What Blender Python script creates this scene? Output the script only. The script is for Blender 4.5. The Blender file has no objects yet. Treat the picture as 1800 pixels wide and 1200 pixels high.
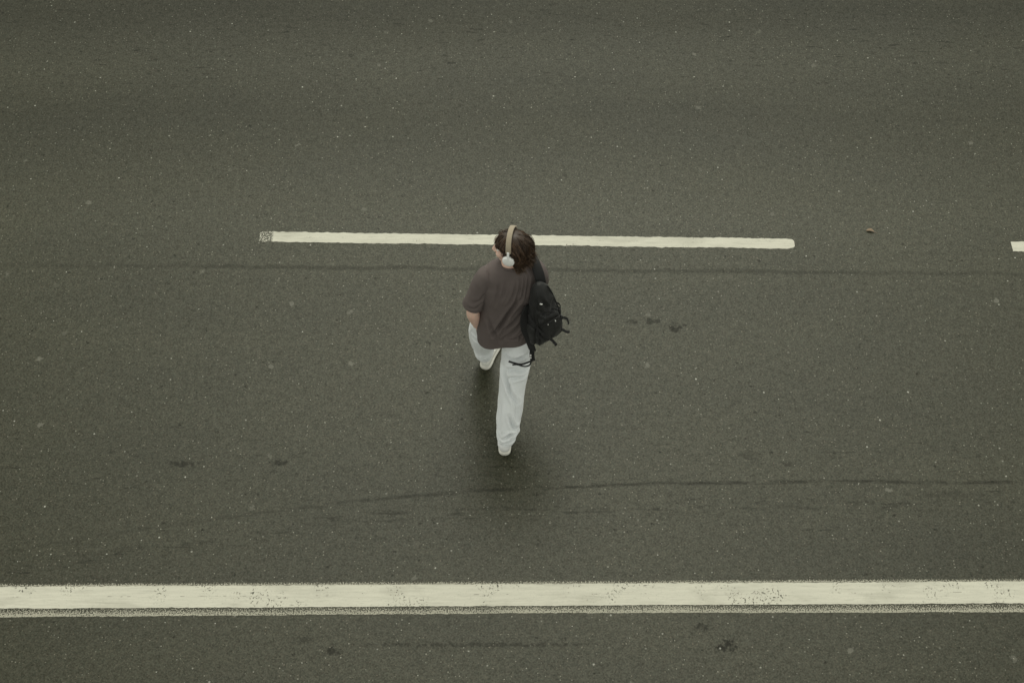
import bpy, math, random
import numpy as np
from mathutils import Vector

random.seed(7)
RNG = np.random.default_rng(7)
rad = math.radians
scene = bpy.context.scene
COL = scene.collection

# ------------------------------------------------------------------ camera
cam_d = bpy.data.cameras.new("camera")
cam_d.lens = 50.0
cam_d.sensor_width = 36.0
cam_d.clip_start = 0.1
cam_d.clip_end = 5000.0
cam = bpy.data.objects.new("camera", cam_d)
cam.location = (0.0, 0.0, 8.16)
cam.rotation_euler = (rad(90 - 54), 0.0, 0.0)
COL.objects.link(cam)
scene.camera = cam

# ------------------------------------------------------------------ light
SUN_EL, SUN_AZ = 60.0, 4.0        # azimuth clockwise from +Y: the brightest cloud stands ahead of the walker
world = bpy.data.worlds.new("World")
scene.world = world
world.use_nodes = True
wn = world.node_tree
wn.nodes.clear()
w_out = wn.nodes.new("ShaderNodeOutputWorld")
w_bg = wn.nodes.new("ShaderNodeBackground")
w_hs = wn.nodes.new("ShaderNodeHueSaturation")
w_sky = wn.nodes.new("ShaderNodeTexSky")
w_sky.sky_type = 'NISHITA'
w_sky.sun_disc = False
w_sky.sun_elevation = rad(SUN_EL)
w_sky.sun_rotation = rad(SUN_AZ)
w_sky.dust_density = 1.0
w_hs.inputs["Saturation"].default_value = 0.05     # grey overcast
w_bg.inputs["Strength"].default_value = 0.15
wn.links.new(w_sky.outputs[0], w_hs.inputs["Color"])
w_mul = wn.nodes.new("ShaderNodeMix")
w_mul.data_type = 'RGBA'
w_mul.blend_type = 'MULTIPLY'
w_mul.inputs[0].default_value = 1.0
w_mul.inputs[7].default_value = (1.0, 1.0, 0.88, 1.0)      # the cloud's slightly warm, greenish white
wn.links.new(w_hs.outputs[0], w_mul.inputs[6])
wn.links.new(w_mul.outputs[2], w_bg.inputs["Color"])
wn.links.new(w_bg.outputs[0], w_out.inputs["Surface"])

sun_d = bpy.data.lights.new("sun", 'SUN')
sun_d.energy = 1.0
sun_d.angle = rad(39)
sun_d.color = (1.0, 0.985, 0.86)
sun = bpy.data.objects.new("sun", sun_d)
sdir = Vector((math.sin(rad(SUN_AZ)) * math.cos(rad(SUN_EL)), math.cos(rad(SUN_AZ)) * math.cos(rad(SUN_EL)), math.sin(rad(SUN_EL))))
sun.rotation_euler = sdir.to_track_quat('Z', 'Y').to_euler()
sun.location = (4, 10, 20)
COL.objects.link(sun)

scene.cycles.max_bounces = 5
scene.cycles.diffuse_bounces = 3
scene.cycles.glossy_bounces = 2
scene.view_settings.view_transform = 'Standard'
scene.view_settings.look = 'None'
scene.view_settings.gamma = 1.0
scene.view_settings.use_curve_mapping = False
scene.view_settings.exposure = 0.46


# ------------------------------------------------------------------ node helper
class NT:
    def __init__(self, name, flat=False):
        self.flat = flat
        self.mat = bpy.data.materials.new(name)
        self.mat.use_nodes = True
        self.t = self.mat.node_tree
        self.t.nodes.clear()
        self.out = self.t.nodes.new("ShaderNodeOutputMaterial")

    def n(self, kind, **inp):
        nd = self.t.nodes.new(kind)
        for k, v in inp.items():
            self.set(nd.inputs[k.replace("_", " ")], v)
        return nd

    def set(self, sock, v):
        if hasattr(v, "is_output") and v.is_output:
            self.t.links.new(v, sock)
        elif isinstance(v, (tuple, list)) and len(v) == 3 and sock.type == 'RGBA':
            sock.default_value = (*v, 1.0)
        else:
            sock.default_value = v

    def m(self, op, a, b=0.0, c=0.0, clamp=False):
        nd = self.t.nodes.new("ShaderNodeMath")
        nd.operation = op
        nd.use_clamp = clamp
        for i, v in enumerate((a, b, c)):
            self.set(nd.inputs[i], v)
        return nd.outputs[0]

    def ss(self, v, lo, hi, a=0.0, b=1.0):
        nd = self.t.nodes.new("ShaderNodeMapRange")
        nd.interpolation_type = 'SMOOTHSTEP'
        self.set(nd.inputs[0], v)
        for i, q in enumerate((lo, hi, a, b)):
            self.set(nd.inputs[1 + i], q)
        return nd.outputs[0]

    def mix(self, f, a, b, blend='MIX'):
        nd = self.t.nodes.new("ShaderNodeMix")
        nd.data_type = 'RGBA'
        nd.blend_type = blend
        self.set(nd.inputs[0], f)
        self.set(nd.inputs[6], a)
        self.set(nd.inputs[7], b)
        return nd.outputs[2]

    def pos(self):
        g = self.t.nodes.new("ShaderNodeNewGeometry")
        return g.outputs["Position"]

    def obj(self):
        g = self.t.nodes.new("ShaderNodeTexCoord")
        return g.outputs["Object"]

    def xyz(self, v):
        s = self.t.nodes.new("ShaderNodeSeparateXYZ")
        self.set(s.inputs[0], v)
        return s.outputs

    def scale(self, v, s, off=(0, 0, 0)):
        nd = self.t.nodes.new("ShaderNodeMapping")
        self.set(nd.inputs[0], v)
        nd.inputs[3].default_value = s
        nd.inputs[1].default_value = off
        return nd.outputs[0]

    def noise(self, v, s, detail=2.0, rough=0.5):
        nd = self.n("ShaderNodeTexNoise", Vector=v, Scale=s, Detail=detail, Roughness=rough)
        if self.flat:
            nd.noise_dimensions = '2D'
        return nd.outputs[0]

    def vor(self, v, s, feature='F1'):
        nd = self.n("ShaderNodeTexVoronoi", Vector=v, Scale=s)
        nd.voronoi_dimensions = '2D'
        nd.feature = feature
        return nd

    def bump(self, h, dist, strength=1.0, normal=None):
        nd = self.n("ShaderNodeBump", Height=h, Distance=dist, Strength=strength)
        if normal is not None:
            self.set(nd.inputs["Normal"], normal)
        return nd.outputs[0]

    def bsdf(self, **kw):
        nd = self.t.nodes.new("ShaderNodeBsdfPrincipled")
        for k, v in kw.items():
            self.set(nd.inputs[k.replace("_", " ")], v)
        return nd

    def finish(self, sh):
        self.t.links.new(sh, self.out.inputs["Surface"])
        return self.mat


# ------------------------------------------------------------------ asphalt
def make_asphalt():
    N = NT("asphalt", True)
    P = N.pos()
    x, y, z = N.xyz(P)
    # broad tone: lane wear bands, vignetting painted into far and near ones, plus slow patches
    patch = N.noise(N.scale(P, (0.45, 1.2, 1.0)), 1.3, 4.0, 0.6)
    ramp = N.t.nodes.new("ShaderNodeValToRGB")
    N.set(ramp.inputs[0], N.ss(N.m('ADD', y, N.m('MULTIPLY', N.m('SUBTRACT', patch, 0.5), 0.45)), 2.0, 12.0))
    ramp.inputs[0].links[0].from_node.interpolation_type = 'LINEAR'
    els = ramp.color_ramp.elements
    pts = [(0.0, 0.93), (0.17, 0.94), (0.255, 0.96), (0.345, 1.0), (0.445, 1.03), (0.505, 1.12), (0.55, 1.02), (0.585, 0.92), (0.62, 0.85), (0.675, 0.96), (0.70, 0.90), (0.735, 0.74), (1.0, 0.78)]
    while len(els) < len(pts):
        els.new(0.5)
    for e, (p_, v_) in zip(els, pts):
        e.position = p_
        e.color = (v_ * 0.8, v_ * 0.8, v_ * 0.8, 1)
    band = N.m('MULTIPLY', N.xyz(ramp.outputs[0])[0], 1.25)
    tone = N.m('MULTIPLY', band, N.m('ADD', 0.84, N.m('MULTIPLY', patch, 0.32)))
    # aggregate
    v1 = N.vor(P, 125.0)
    g1 = N.xyz(v1.outputs["Color"])[0]
    g2 = N.noise(P, 80.0, 3.0, 0.75)
    g3 = N.noise(P, 21.0, 2.0, 0.6)
    grain = N.m('ADD', N.m('ADD', N.m('MULTIPLY', N.m('SUBTRACT', g1, 0.5), 0.50), N.m('MULTIPLY', N.m('SUBTRACT', g2, 0.5), 0.95)), N.m('MULTIPLY', N.m('SUBTRACT', g3, 0.5), 0.38))
    tone = N.m('MULTIPLY', tone, N.m('MAXIMUM', N.m('ADD', 1.0, grain), 0.25))
    basec = N.mix(patch, (0.0275, 0.0305, 0.0188), (0.0305, 0.0322, 0.0190))
    basec = N.mix(N.m('MULTIPLY', N.xyz(v1.outputs["Color"])[2], 0.25), basec, (0.066, 0.052, 0.034))
    c = N.mix(1.0, basec, N.n("ShaderNodeCombineColor", Red=tone, Green=tone, Blue=tone).outputs[0], 'MULTIPLY')

    # dark construction joint between the two paving lanes
    jy = N.m('ADD', N.m('MULTIPLY', x, -0.012), 6.585)
    wn_ = N.noise(P, 3.0, 4.0)
    wob = N.m('MULTIPLY', N.m('SUBTRACT', wn_, 0.5), 0.05)
    dj = N.m('ABSOLUTE', N.m('SUBTRACT', N.m('SUBTRACT', y, jy), wob))
    stn = N.noise(N.scale(P, (1.0, 7.0, 1.0)), 4.6, 4.0, 0.72)      # drawn out along the lane
    jm = N.m('MULTIPLY', N.ss(dj, 0.030, 0.003), N.ss(g2, 0.32, 0.60))
    jfade = N.ss(N.noise(N.scale(P, (0.6, 0.2, 1), (3, 0, 0)), 1.0, 1.0), 0.30, 0.55, 0.40, 1.0)
    # curved tyre scuff
    fc = N.t.nodes.new("ShaderNodeFloatCurve")
    N.set(fc.inputs["Value"], N.m('DIVIDE', N.m('ADD', x, 3.6), 7.2, clamp=True))
    tm = [(-3.45, 4.215), (-2.55, 4.40), (-1.65, 4.545), (-0.85, 4.655), (0.0, 4.725), (1.15, 4.77), (3.45, 4.775)]
    cv = fc.mapping.curves[0]
    while len(cv.points) < len(tm):
        cv.points.new(0.5, 0.5)
    for p_, (a_, b_) in zip(cv.points, tm):
        p_.location = ((a_ + 3.6) / 7.2, b_ - 4.2)
    fc.mapping.update()
    ty = N.m('ADD', fc.outputs[0], 4.2)
    dt = N.m('SUBTRACT', N.m('SUBTRACT', y, ty), N.m('MULTIPLY', wob, 0.3))
    brk = N.ss(N.m('ADD', N.m('MULTIPLY', stn, 0.6), N.m('MULTIPLY', g2, 0.4)), 0.43, 0.56)
    tmk = N.m('MULTIPLY', N.m('MULTIPLY', N.ss(N.m('ABSOLUTE', dt), 0.022, 0.003), brk), N.ss(x, -3.4, 0.8, 0.22, 1.0))
    # fainter marks that follow it
    d2 = N.m('ABSOLUTE', N.m('ADD', dt, N.m('ADD', 0.17, N.m('MULTIPLY', N.m('SUBTRACT', patch, 0.5), 0.25))))
    tmk2 = N.m('MULTIPLY', N.m('MULTIPLY', N.ss(d2, 0.09, 0.0), N.ss(stn, 0.50, 0.68)), 0.5)
    # short streaks
    stz = N.m('ADD', N.ss(N.m('ABSOLUTE', N.m('SUBTRACT', y, 8.95)), 0.85, 0.1), N.m('MULTIPLY', N.ss(N.m('ABSOLUTE', N.m('SUBTRACT', y, 4.85)), 0.8, 0.1), 0.55))
    stm = N.m('MULTIPLY', N.ss(stn, 0.63, 0.72), N.m('ADD', stz, 0.04))
    dark = N.m('MAXIMUM', N.m('MULTIPLY', N.m('MULTIPLY', jm, jfade), 0.50), N.m('MAXIMUM', N.m('MULTIPLY', tmk, 0.62), N.m('MAXIMUM', tmk2, N.m('MULTIPLY', stm, 0.75))))
    # oil and damp spots
    spots = [(1.16, 6.05, 0.10, 0.06, 0.8), (1.00, 6.11, 0.09, 0.045, 0.7), (0.86, 6.10, 0.06, 0.035, 0.7),
             (-1.10, 3.59, 0.09, 0.045, 0.8), (1.32, 3.62, 0.09, 0.06, 0.9), (1.18, 3.74, 0.10, 0.04, 0.7), (-1.28, 3.66, 0.07, 0.04, 0.6), (-0.2, 3.63, 1.10, 0.022, 0.6),
             (-2.2, 4.92, 0.16, 0.035, 0.7), (-1.55, 4.93, 0.09, 0.035, 0.8), (2.85, 4.68, 0.35, 0.05, 0.35), (1.6, 4.98, 0.10, 0.04, 0.4), (1.85, 4.92, 0.07, 0.03, 0.5)]
    bn = N.m('ADD', N.m('MULTIPLY', N.noise(P, 24.0, 3.0, 0.75), 0.75), N.m('MULTIPLY', g2, 0.25))
    acc = None
    for (sx, sy, rx, ry, a_) in spots:
        ex = N.m('DIVIDE', N.m('SUBTRACT', x, sx), rx)
        ey = N.m('DIVIDE', N.m('SUBTRACT', y, sy), ry)
        r2 = N.m('ADD', N.m('MULTIPLY', ex, ex), N.m('MULTIPLY', ey, ey))
        mk = N.m('MULTIPLY', N.ss(N.m('ADD', r2, N.m('MULTIPLY', bn, -4.0)), -1.5, -2.0), a_)
        acc = mk if acc is None else N.m('MAXIMUM', acc, mk)
    dark = N.m('MAXIMUM', dark, N.m('MULTIPLY', acc, 0.8))
    # scattered pits
    v3 = N.vor(N.scale(P, (0.8, 1.25, 1)), 15.0)
    r3 = N.xyz(v3.outputs["Color"])
    pit = N.m('MULTIPLY', N.ss(N.m('ADD', v3.outputs["Distance"], N.m('MULTIPLY', N.m('SUBTRACT', g2, 0.5), 0.5)), N.m('MULTIPLY', N.m('MULTIPLY', r3[1], r3[1]), 0.26), 0.0), N.m('GREATER_THAN', r3[0], 0.86))
    dark = N.m('MAXIMUM', dark, N.m('MULTIPLY', pit, 0.7))
    c = N.mix(dark, c, (0.010, 0.010, 0.0085))
    # pale stone chips in the mix
    v2 = N.vor(P, 44.0)
    r2c = N.xyz(v2.outputs["Color"])
    chip = N.m('MULTIPLY', N.ss(v2.outputs["Distance"], N.m('ADD', 0.12, N.m('MULTIPLY', r2c[1], 0.16)), 0.05), N.m('GREATER_THAN', r2c[0], 0.84))
    chipc = N.mix(r2c[2], (0.17, 0.13, 0.085), (0.24, 0.24, 0.20))
    c = N.mix(N.m('MULTIPLY', chip, N.m('ADD', 0.15, N.m('MULTIPLY', N.m('MULTIPLY', r2c[1], r2c[2]), 0.85))), c, chipc)
    v4 = N.vor(N.scale(P, (1, 1, 1), (0.37, 0.61, 0)), 9.0)
    r4 = N.xyz(v4.outputs["Color"])
    chip2 = N.m('MULTIPLY', N.ss(N.m('ADD', v4.outputs["Distance"], N.m('MULTIPLY', N.m('SUBTRACT', g2, 0.5), 0.10)), N.m('ADD', 0.03, N.m('MULTIPLY', N.m('MULTIPLY', r4[1], r4[1]), 0.06)), 0.015), N.m('GREATER_THAN', N.m('ADD', r4[0], N.m('MULTIPLY', N.m('SUBTRACT', patch, 0.5), 0.7)), 0.76))
    c = N.mix(N.m('MULTIPLY', chip2, N.m('ADD', 0.16, N.m('MULTIPLY', N.m('MULTIPLY', r4[2], r4[2]), 0.70))), c, (0.40, 0.40, 0.35))
    # flattened gum
    v5 = N.vor(P, 1.9)
    r5 = N.xyz(v5.outputs["Color"])
    gum = N.m('MULTIPLY', N.ss(N.m('ADD', v5.outputs["Distance"], N.m('MULTIPLY', N.m('SUBTRACT', bn, 0.5), 0.16)), 0.044, 0.022), N.m('GREATER_THAN', r5[0], 0.66))
    c = N.mix(N.m('MULTIPLY', gum, N.m('MULTIPLY', r5[1], 0.32)), c, (0.22, 0.215, 0.18))
    nrm = N.bump(g2, 0.001, 0.5)
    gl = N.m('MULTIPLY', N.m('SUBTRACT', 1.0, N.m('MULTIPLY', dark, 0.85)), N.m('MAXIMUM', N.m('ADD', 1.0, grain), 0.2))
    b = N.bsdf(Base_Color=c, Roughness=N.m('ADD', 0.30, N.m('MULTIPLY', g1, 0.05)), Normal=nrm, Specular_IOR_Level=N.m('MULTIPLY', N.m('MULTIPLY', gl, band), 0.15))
    return N.finish(b.outputs[0])


def make_paint(name, wear_lo, wear_hi, col, old=False):
    """road paint; UV.y runs 0..1 across the stripe, worn away where noise says so"""
    N = NT(name, True)
    P = N.pos()
    uv = N.t.nodes.new("ShaderNodeUVMap").outputs[0]
    u, v, _ = N.xyz(uv)
    n1 = N.noise(P, 115.0 if old else 90.0, 3.0, 0.7)
    n2 = N.noise(P, 3.5, 3.0, 0.6)
    tint = N.noise(N.scale(P, (0.5, 8, 1)), 6.0, 3.0, 0.6)
    c = N.mix(N.ss(tint, 0.3, 0.7), col, tuple(q * 0.90 for q in col))
    c = N.mix(N.m('MULTIPLY', N.ss(n1, 0.52, 0.8), 0.40), c, tuple(q * 0.60 for q in col))
    grime = N.noise(N.scale(P, (0.7, 2.2, 1)), 2.6, 4.0, 0.65)
    c = N.mix(N.m('MULTIPLY', N.ss(grime, 0.48, 0.72), 0.30), c, (0.20, 0.195, 0.15))
    c = N.mix(N.m('MULTIPLY', N.ss(N.noise(N.scale(P, (1.0, 14.0, 1)), 5.0, 3.0, 0.7), 0.58, 0.70), 0.22), c, (0.15, 0.148, 0.118))
    if old:
        dens = N.m('ADD', N.ss(v, 0.0, 0.9, 0.42, 0.575), N.m('MULTIPLY', N.m('SUBTRACT', n2, 0.5), 0.16))            # v = 1 at the upper side
        alpha = N.ss(N.m('SUBTRACT', n1, dens), -0.04, 0.04)
    else:
        n3 = N.noise(P, 60.0, 3.0, 0.75)
        spotm = N.m('MAXIMUM', N.m('MULTIPLY', N.ss(n3, 0.58, 0.63), N.ss(n2, wear_lo, wear_hi)), N.ss(n3, 0.735, 0.77))
        # a worn left end (u = metres from the left end)
        endw = N.m('MULTIPLY', N.ss(u, 0.11, 0.085), N.ss(n1, 0.42, 0.50))
        scr = N.m('MULTIPLY', N.ss(N.m('ABSOLUTE', N.m('SUBTRACT', v, 0.52)), 0.03, 0.0), N.ss(N.noise(N.scale(P, (1, 0.2, 1)), 12.0, 3.0, 0.7), 0.60, 0.68))
        alpha = N.m('SUBTRACT', 1.0, N.m('MAXIMUM', N.m('MAXIMUM', spotm, endw), N.m('MULTIPLY', scr, 0.5)), clamp=True)
    b = N.bsdf(Base_Color=c, Roughness=0.62, Normal=N.bump(n1, 0.0015, 0.6))
    tr = N.t.nodes.new("ShaderNodeBsdfTransparent")
    mx = N.t.nodes.new("ShaderNodeMixShader")
    N.set(mx.inputs[0], alpha)
    N.t.links.new(tr.outputs[0], mx.inputs[1])
    N.t.links.new(b.outputs[0], mx.inputs[2])
    return N.finish(mx.outputs[0])


def make_cloth(name, c1, c2, fine=900.0, rough=0.9, bump=0.0006, sheen=0.15):
    N = NT(name)
    P = N.obj()
    a = N.noise(P, 9.0, 4.0, 0.6)
    f = N.noise(P, fine, 2.0, 0.6)
    c = N.mix(N.m('ADD', N.m('MULTIPLY', a, 0.6), N.m('MULTIPLY', f, 0.4)), c1, c2)
    n0 = N.bump(N.noise(P, 55.0, 3.0, 0.6), 0.0025, 0.5)
    b = N.bsdf(Base_Color=c, Roughness=rough, Normal=N.bump(f, bump, 0.6, n0))
    b.inputs["Sheen Weight"].default_value = sheen
    b.inputs["Specular IOR Level"].default_value = 0.25
    return N.finish(b.outputs[0])


def make_simple(name, c1, c2, rough=0.5, scale=60.0, bump=0.0, spec=0.5, sss=0.0):
    N = NT(name)
    P = N.obj()
    a = N.noise(P, scale, 3.0, 0.6)
    kw = dict(Base_Color=N.mix(a, c1, c2), Roughness=rough)
    if bump:
        kw["Normal"] = N.bump(a, bump, 0.6)
    b = N.bsdf(**kw)
    b.inputs["Specular IOR Level"].default_value = spec
    if sss:
        b.inputs["Subsurface Weight"].default_value = sss
        b.inputs["Subsurface Scale"].default_value = 0.01
    return N.finish(b.outputs[0])


def make_hair():
    N = NT("hair")
    at = N.t.nodes.new("ShaderNodeAttribute")
    at.attribute_name = "tone"
    P = N.obj()
    t = N.m('ADD', N.m('MULTIPLY', at.outputs["Fac"], 0.8), N.m('MULTIPLY', N.noise(P, 40.0, 2.0), 0.2))
    c = N.mix(t, (0.016, 0.0100, 0.0068), (0.125, 0.075, 0.044))
    b = N.bsdf(Base_Color=c, Roughness=0.42)
    b.inputs["Specular IOR Level"].default_value = 0.35
    return N.finish(b.outputs[0])


M = {}
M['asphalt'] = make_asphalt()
M['paint_dash'] = make_paint("lane_paint", 0.58, 0.75, (0.485, 0.475, 0.395))
M['paint_edge'] = make_paint("edge_paint", 0.50, 0.66, (0.470, 0.460, 0.380))
M['paint_old'] = make_paint("old_paint", 0, 0, (0.31, 0.30, 0.235), old=True)
M['shirt'] = make_cloth("shirt_jersey", (0.093, 0.077, 0.073), (0.124, 0.103, 0.098), sheen=0.0)
M['trouser'] = make_cloth("trouser_fleece", (0.66, 0.69, 0.70), (0.74, 0.765, 0.775), sheen=0.2)
M['cuff'] = make_cloth("trouser_rib", (0.72, 0.73, 0.73), (0.78, 0.79, 0.79), sheen=0.2)
M['skin'] = make_simple("skin", (0.64, 0.43, 0.345), (0.72, 0.51, 0.42), 0.5, 45.0, 0.0006, 0.4, 0.08)
M['hair'] = make_hair()
M['shoe'] = make_simple("shoe_leather", (0.62, 0.62, 0.58), (0.74, 0.74, 0.69), 0.5, 80.0, 0.0008)
M['sole'] = make_simple("shoe_rubber", (0.62, 0.61, 0.55), (0.72, 0.71, 0.65), 0.6, 120.0)
M['white'] = make_simple("white_plastic", (0.80, 0.81, 0.79), (0.84, 0.85, 0.83), 0.38, 30.0)
M['khaki'] = make_cloth("khaki_band", (0.265, 0.225, 0.165), (0.32, 0.275, 0.205))
M['pad'] = make_simple("ear_pad_leather", (0.30, 0.28, 0.24), (0.36, 0.34, 0.29), 0.6)
M['black'] = make_cloth("black_nylon", (0.0110, 0.0114, 0.0114), (0.0200, 0.0204, 0.0200), 1400.0, 0.48, 0.0008, 0.08)
M['web'] = make_cloth("black_webbing", (0.009, 0.0092, 0.0094), (0.015, 0.0152, 0.0152), 1100.0, 0.7, 0.001, 0.05)
M['buckle'] = make_simple("black_plastic", (0.010, 0.010, 0.011), (0.016, 0.016, 0.017), 0.3)
M['metal'] = make_simple("bright_metal", (0.70, 0.70, 0.68), (0.80, 0.80, 0.78), 0.35)
M['eye'] = make_simple("eye_white", (0.70, 0.68, 0.64), (0.76, 0.74, 0.70), 0.2)
M['iris'] = make_simple("eye_iris", (0.02, 0.012, 0.008), (0.035, 0.02, 0.012), 0.15)
M['leaf'] = make_simple("dry_leaf", (0.17, 0.120, 0.075), (0.25, 0.185, 0.125), 0.75, 120.0, 0.001)


# ------------------------------------------------------------------ mesh helpers
def mesh_obj(name, V, F, mat, parent=None, smooth=True):
    me = bpy.data.meshes.new(name)
    me.from_pydata([tuple(map(float, v)) for v in V], [], [tuple(map(int, f)) for f in F])
    me.update()
    return link_mesh(name, me, mat, parent, smooth)


def link_mesh(name, me, mat, parent=None, smooth=True):
    me.name = name
    me.materials.clear()
    me.materials.append(mat)
    if smooth:
        me.polygons.foreach_set("use_smooth", np.ones(len(me.polygons), dtype=bool))
    ob = bpy.data.objects.new(name, me)
    COL.objects.link(ob)
    if parent is not None:
        ob.parent = parent
        ob.matrix_parent_inverse = parent.matrix_basis.inverted()
    return ob


def empty(name, loc, label, cat):
    o = bpy.data.objects.new(name, None)
    o.location = loc
    o.empty_display_size = 0.1
    COL.objects.link(o)
    o["label"] = label
    o["category"] = cat
    return o


def A(v):
    return np.array(v, dtype=float)


def unit(v):
    v = A(v)
    return v / (np.linalg.norm(v) + 1e-12)


def loft(secs, n=36):
    """secs: (centre, vec_a, vec_b, exponent); closed, capped with a fan"""
    V, F = [], []
    th = np.linspace(0, 2 * math.pi, n, endpoint=False)
    ct, st = np.cos(th), np.sin(th)
    for (c, a, b, e) in secs:
        k = 2.0 / e
        xs = np.sign(ct) * np.abs(ct) ** k
        ys = np.sign(st) * np.abs(st) ** k
        V.append(A(c) + xs[:, None] * A(a) + ys[:, None] * A(b))
    m = len(secs)
    V = np.concatenate(V)
    for i in range(m - 1):
        for j in range(n):
            j2 = (j + 1) % n
            F.append((i * n + j, i * n + j2, (i + 1) * n + j2, (i + 1) * n + j))
    V = np.vstack([V, A(secs[0][0]), A(secs[-1][0])])
    c0, c1 = m * n, m * n + 1
    for j in range(n):
        j2 = (j + 1) % n
        F.append((c0, j2, j))
        F.append((c1, (m - 1) * n + j, (m - 1) * n + j2))
    # make the winding face outwards
    d = np.dot(np.cross(A(secs[0][1]), A(secs[0][2])), A(secs[-1][0]) - A(secs[0][0]))
    if d < 0:
        F = [tuple(reversed(f)) for f in F]
    return V, F


def spline(pts, k=8):
    """Catmull-Rom through rows of any width"""
    P = A(pts)
    P = np.vstack([2 * P[0] - P[1], P, 2 * P[-1] - P[-2]])
    out = []
    for i in range(1, len(P) - 2):
        for t in np.linspace(0, 1, k, endpoint=False):
            a, b, c, d = P[i - 1], P[i], P[i + 1], P[i + 2]
            out.append(0.5 * ((2 * b) + (-a + c) * t + (2 * a - 5 * b + 4 * c - d) * t * t + (-a + 3 * b - 3 * c + d) * t ** 3))
    out.append(P[-2])
    return np.array(out)


def tube(pts, ref=(1, 0, 0), k=6, n=28, e=2.0, horiz=False):
    """pts rows: x y z ra rb ; ra lies along ref"""
    S = spline(pts, k) if len(pts) > 2 else A(pts)
    secs = []
    for i in range(len(S)):
        t = S[min(i + 1, len(S) - 1), :3] - S[max(i - 1, 0), :3]
        t = unit(t)
        if horiz:
            t = unit(0.35 * t + np.array([0, 0, math.copysign(0.65, t[2])]))
        a = A(ref) - np.dot(A(ref), t) * t
        a = unit(a)
        b = np.cross(t, a)
        secs.append((S[i, :3], a * S[i, 3], b * S[i, 4], e))
    return loft(secs, n)


def capsule(p, q, r0, r1, n=14):
    p, q = A(p), A(q)
    t = unit(q - p)
    ref = A((1, 0, 0)) if abs(t[0]) < 0.8 else A((0, 1, 0))
    a = unit(np.cross(t, ref))
    b = np.cross(t, a)
    secs = []
    for ang in (-80, -50, -20):
        secs.append((p + t * r0 * math.sin(rad(ang)), a * r0 * math.cos(rad(ang)), b * r0 * math.cos(rad(ang)), 2))
    for ang in (20, 50, 80):
        secs.append((q + t * r1 * math.sin(rad(ang)), a * r1 * math.cos(rad(ang)), b * r1 * math.cos(rad(ang)), 2))
    return loft(secs, n)


def ellipsoid(c, ax, ay, az, n=28, m=16):
    secs = []
    for ang in np.linspace(-86, 86, m):
        secs.append((A(c) + A(az) * math.sin(rad(ang)), A(ax) * math.cos(rad(ang)), A(ay) * math.cos(rad(ang)), 2))
    return loft(secs, n)


def merge(parts):
    V, F, o = [], [], 0
    for v, f in parts:
        V.append(A(v))
        F += [tuple(i + o for i in q) for q in f]
        o += len(v)
    return np.concatenate(V), F


def remesh(parts, voxel, it=6, fac=0.5):
    V, F = merge(parts)
    me = bpy.data.meshes.new("tmp")
    me.from_pydata([tuple(v) for v in V], [], F)
    ob = bpy.data.objects.new("tmp", me)
    COL.objects.link(ob)
    r = ob.modifiers.new("r", 'REMESH')
    r.mode = 'VOXEL'
    r.voxel_size = voxel
    if it:
        s = ob.modifiers.new("s", 'SMOOTH')
        s.iterations = it
        s.factor = fac
    dg = bpy.context.evaluated_depsgraph_get()
    dg.update()
    new = bpy.data.meshes.new_from_object(ob.evaluated_get(dg))
    bpy.data.objects.remove(ob)
    bpy.data.meshes.remove(me)
    return new


def get_co(me):
    a = np.empty(len(me.vertices) * 3)
    me.vertices.foreach_get("co", a)
    return a.reshape(-1, 3)


def get_no(me):
    a = np.empty(len(me.vertices) * 3, dtype=np.float32)
    me.vertex_normals.foreach_get("vector", a)
    return a.reshape(-1, 3).astype(float)


def set_co(me, co):
    me.vertices.foreach_set("co", co.ravel())
    me.update()


def noise3(co, seed, nw=24, f=6.0):
    """smooth pseudo noise: random plane waves"""
    r = np.random.default_rng(seed)
    k = r.normal(size=(nw, 3)) * f
    ph = r.uniform(0, 6.28, nw)
    return np.sin(co @ k.T + ph).sum(1) / math.sqrt(nw)


def seg_dist(P2, a, b):
    a, b = A(a), A(b)
    ab = b - a
    t = np.clip(((P2 - a) @ ab) / (ab @ ab), 0, 1)
    return np.linalg.norm(P2 - (a + t[:, None] * ab), axis=1), t


def folds(P2, lines):
    """each line: polyline points, width, amplitude; ridge beside a groove"""
    d = np.zeros(len(P2))
    for pts, w, amp in lines:
        best = np.full(len(P2), 9.0)
        tt = np.zeros(len(P2))
        m = len(pts) - 1
        for i in range(m):
            q, t = seg_dist(P2, pts[i], pts[i + 1])
            better = q < best
            best = np.where(better, q, best)
            tt = np.where(better, (i + t) / m, tt)
        fade = np.sin(np.clip(tt, 0.02, 0.98) * math.pi) ** 0.6
        d += amp * fade * (np.exp(-(best / w) ** 2) - 0.45 * np.exp(-((best - 1.9 * w) / w) ** 2))
    return d


def solidify(ob, th):
    s = ob.modifiers.new("thickness", 'SOLIDIFY')
    s.thickness = th
    s.offset = -1.0


def ribbon(pts, wdir, width, th, k=8, up=None):
    """flat band along pts; wdir is one vector or one per point"""
    pts = A(pts)
    W = A(wdir)
    if W.ndim == 1:
        W = np.tile(W, (len(pts), 1))
    S = spline(np.hstack([pts, W]), k)
    secs = []
    for i in range(len(S)):
        t = unit(S[min(i + 1, len(S) - 1), :3] - S[max(i - 1, 0), :3])
        w = S[i, 3:6]
        w = unit(w - np.dot(w, t) * t)
        b = np.cross(t, w)
        secs.append((S[i, :3], w * width / 2, b * th / 2, 5.0))
    return loft(secs, 16)


# ------------------------------------------------------------------ road
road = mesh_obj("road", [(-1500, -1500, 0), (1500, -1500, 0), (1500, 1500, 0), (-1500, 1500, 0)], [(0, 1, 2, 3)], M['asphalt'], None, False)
road["kind"] = "structure"


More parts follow.
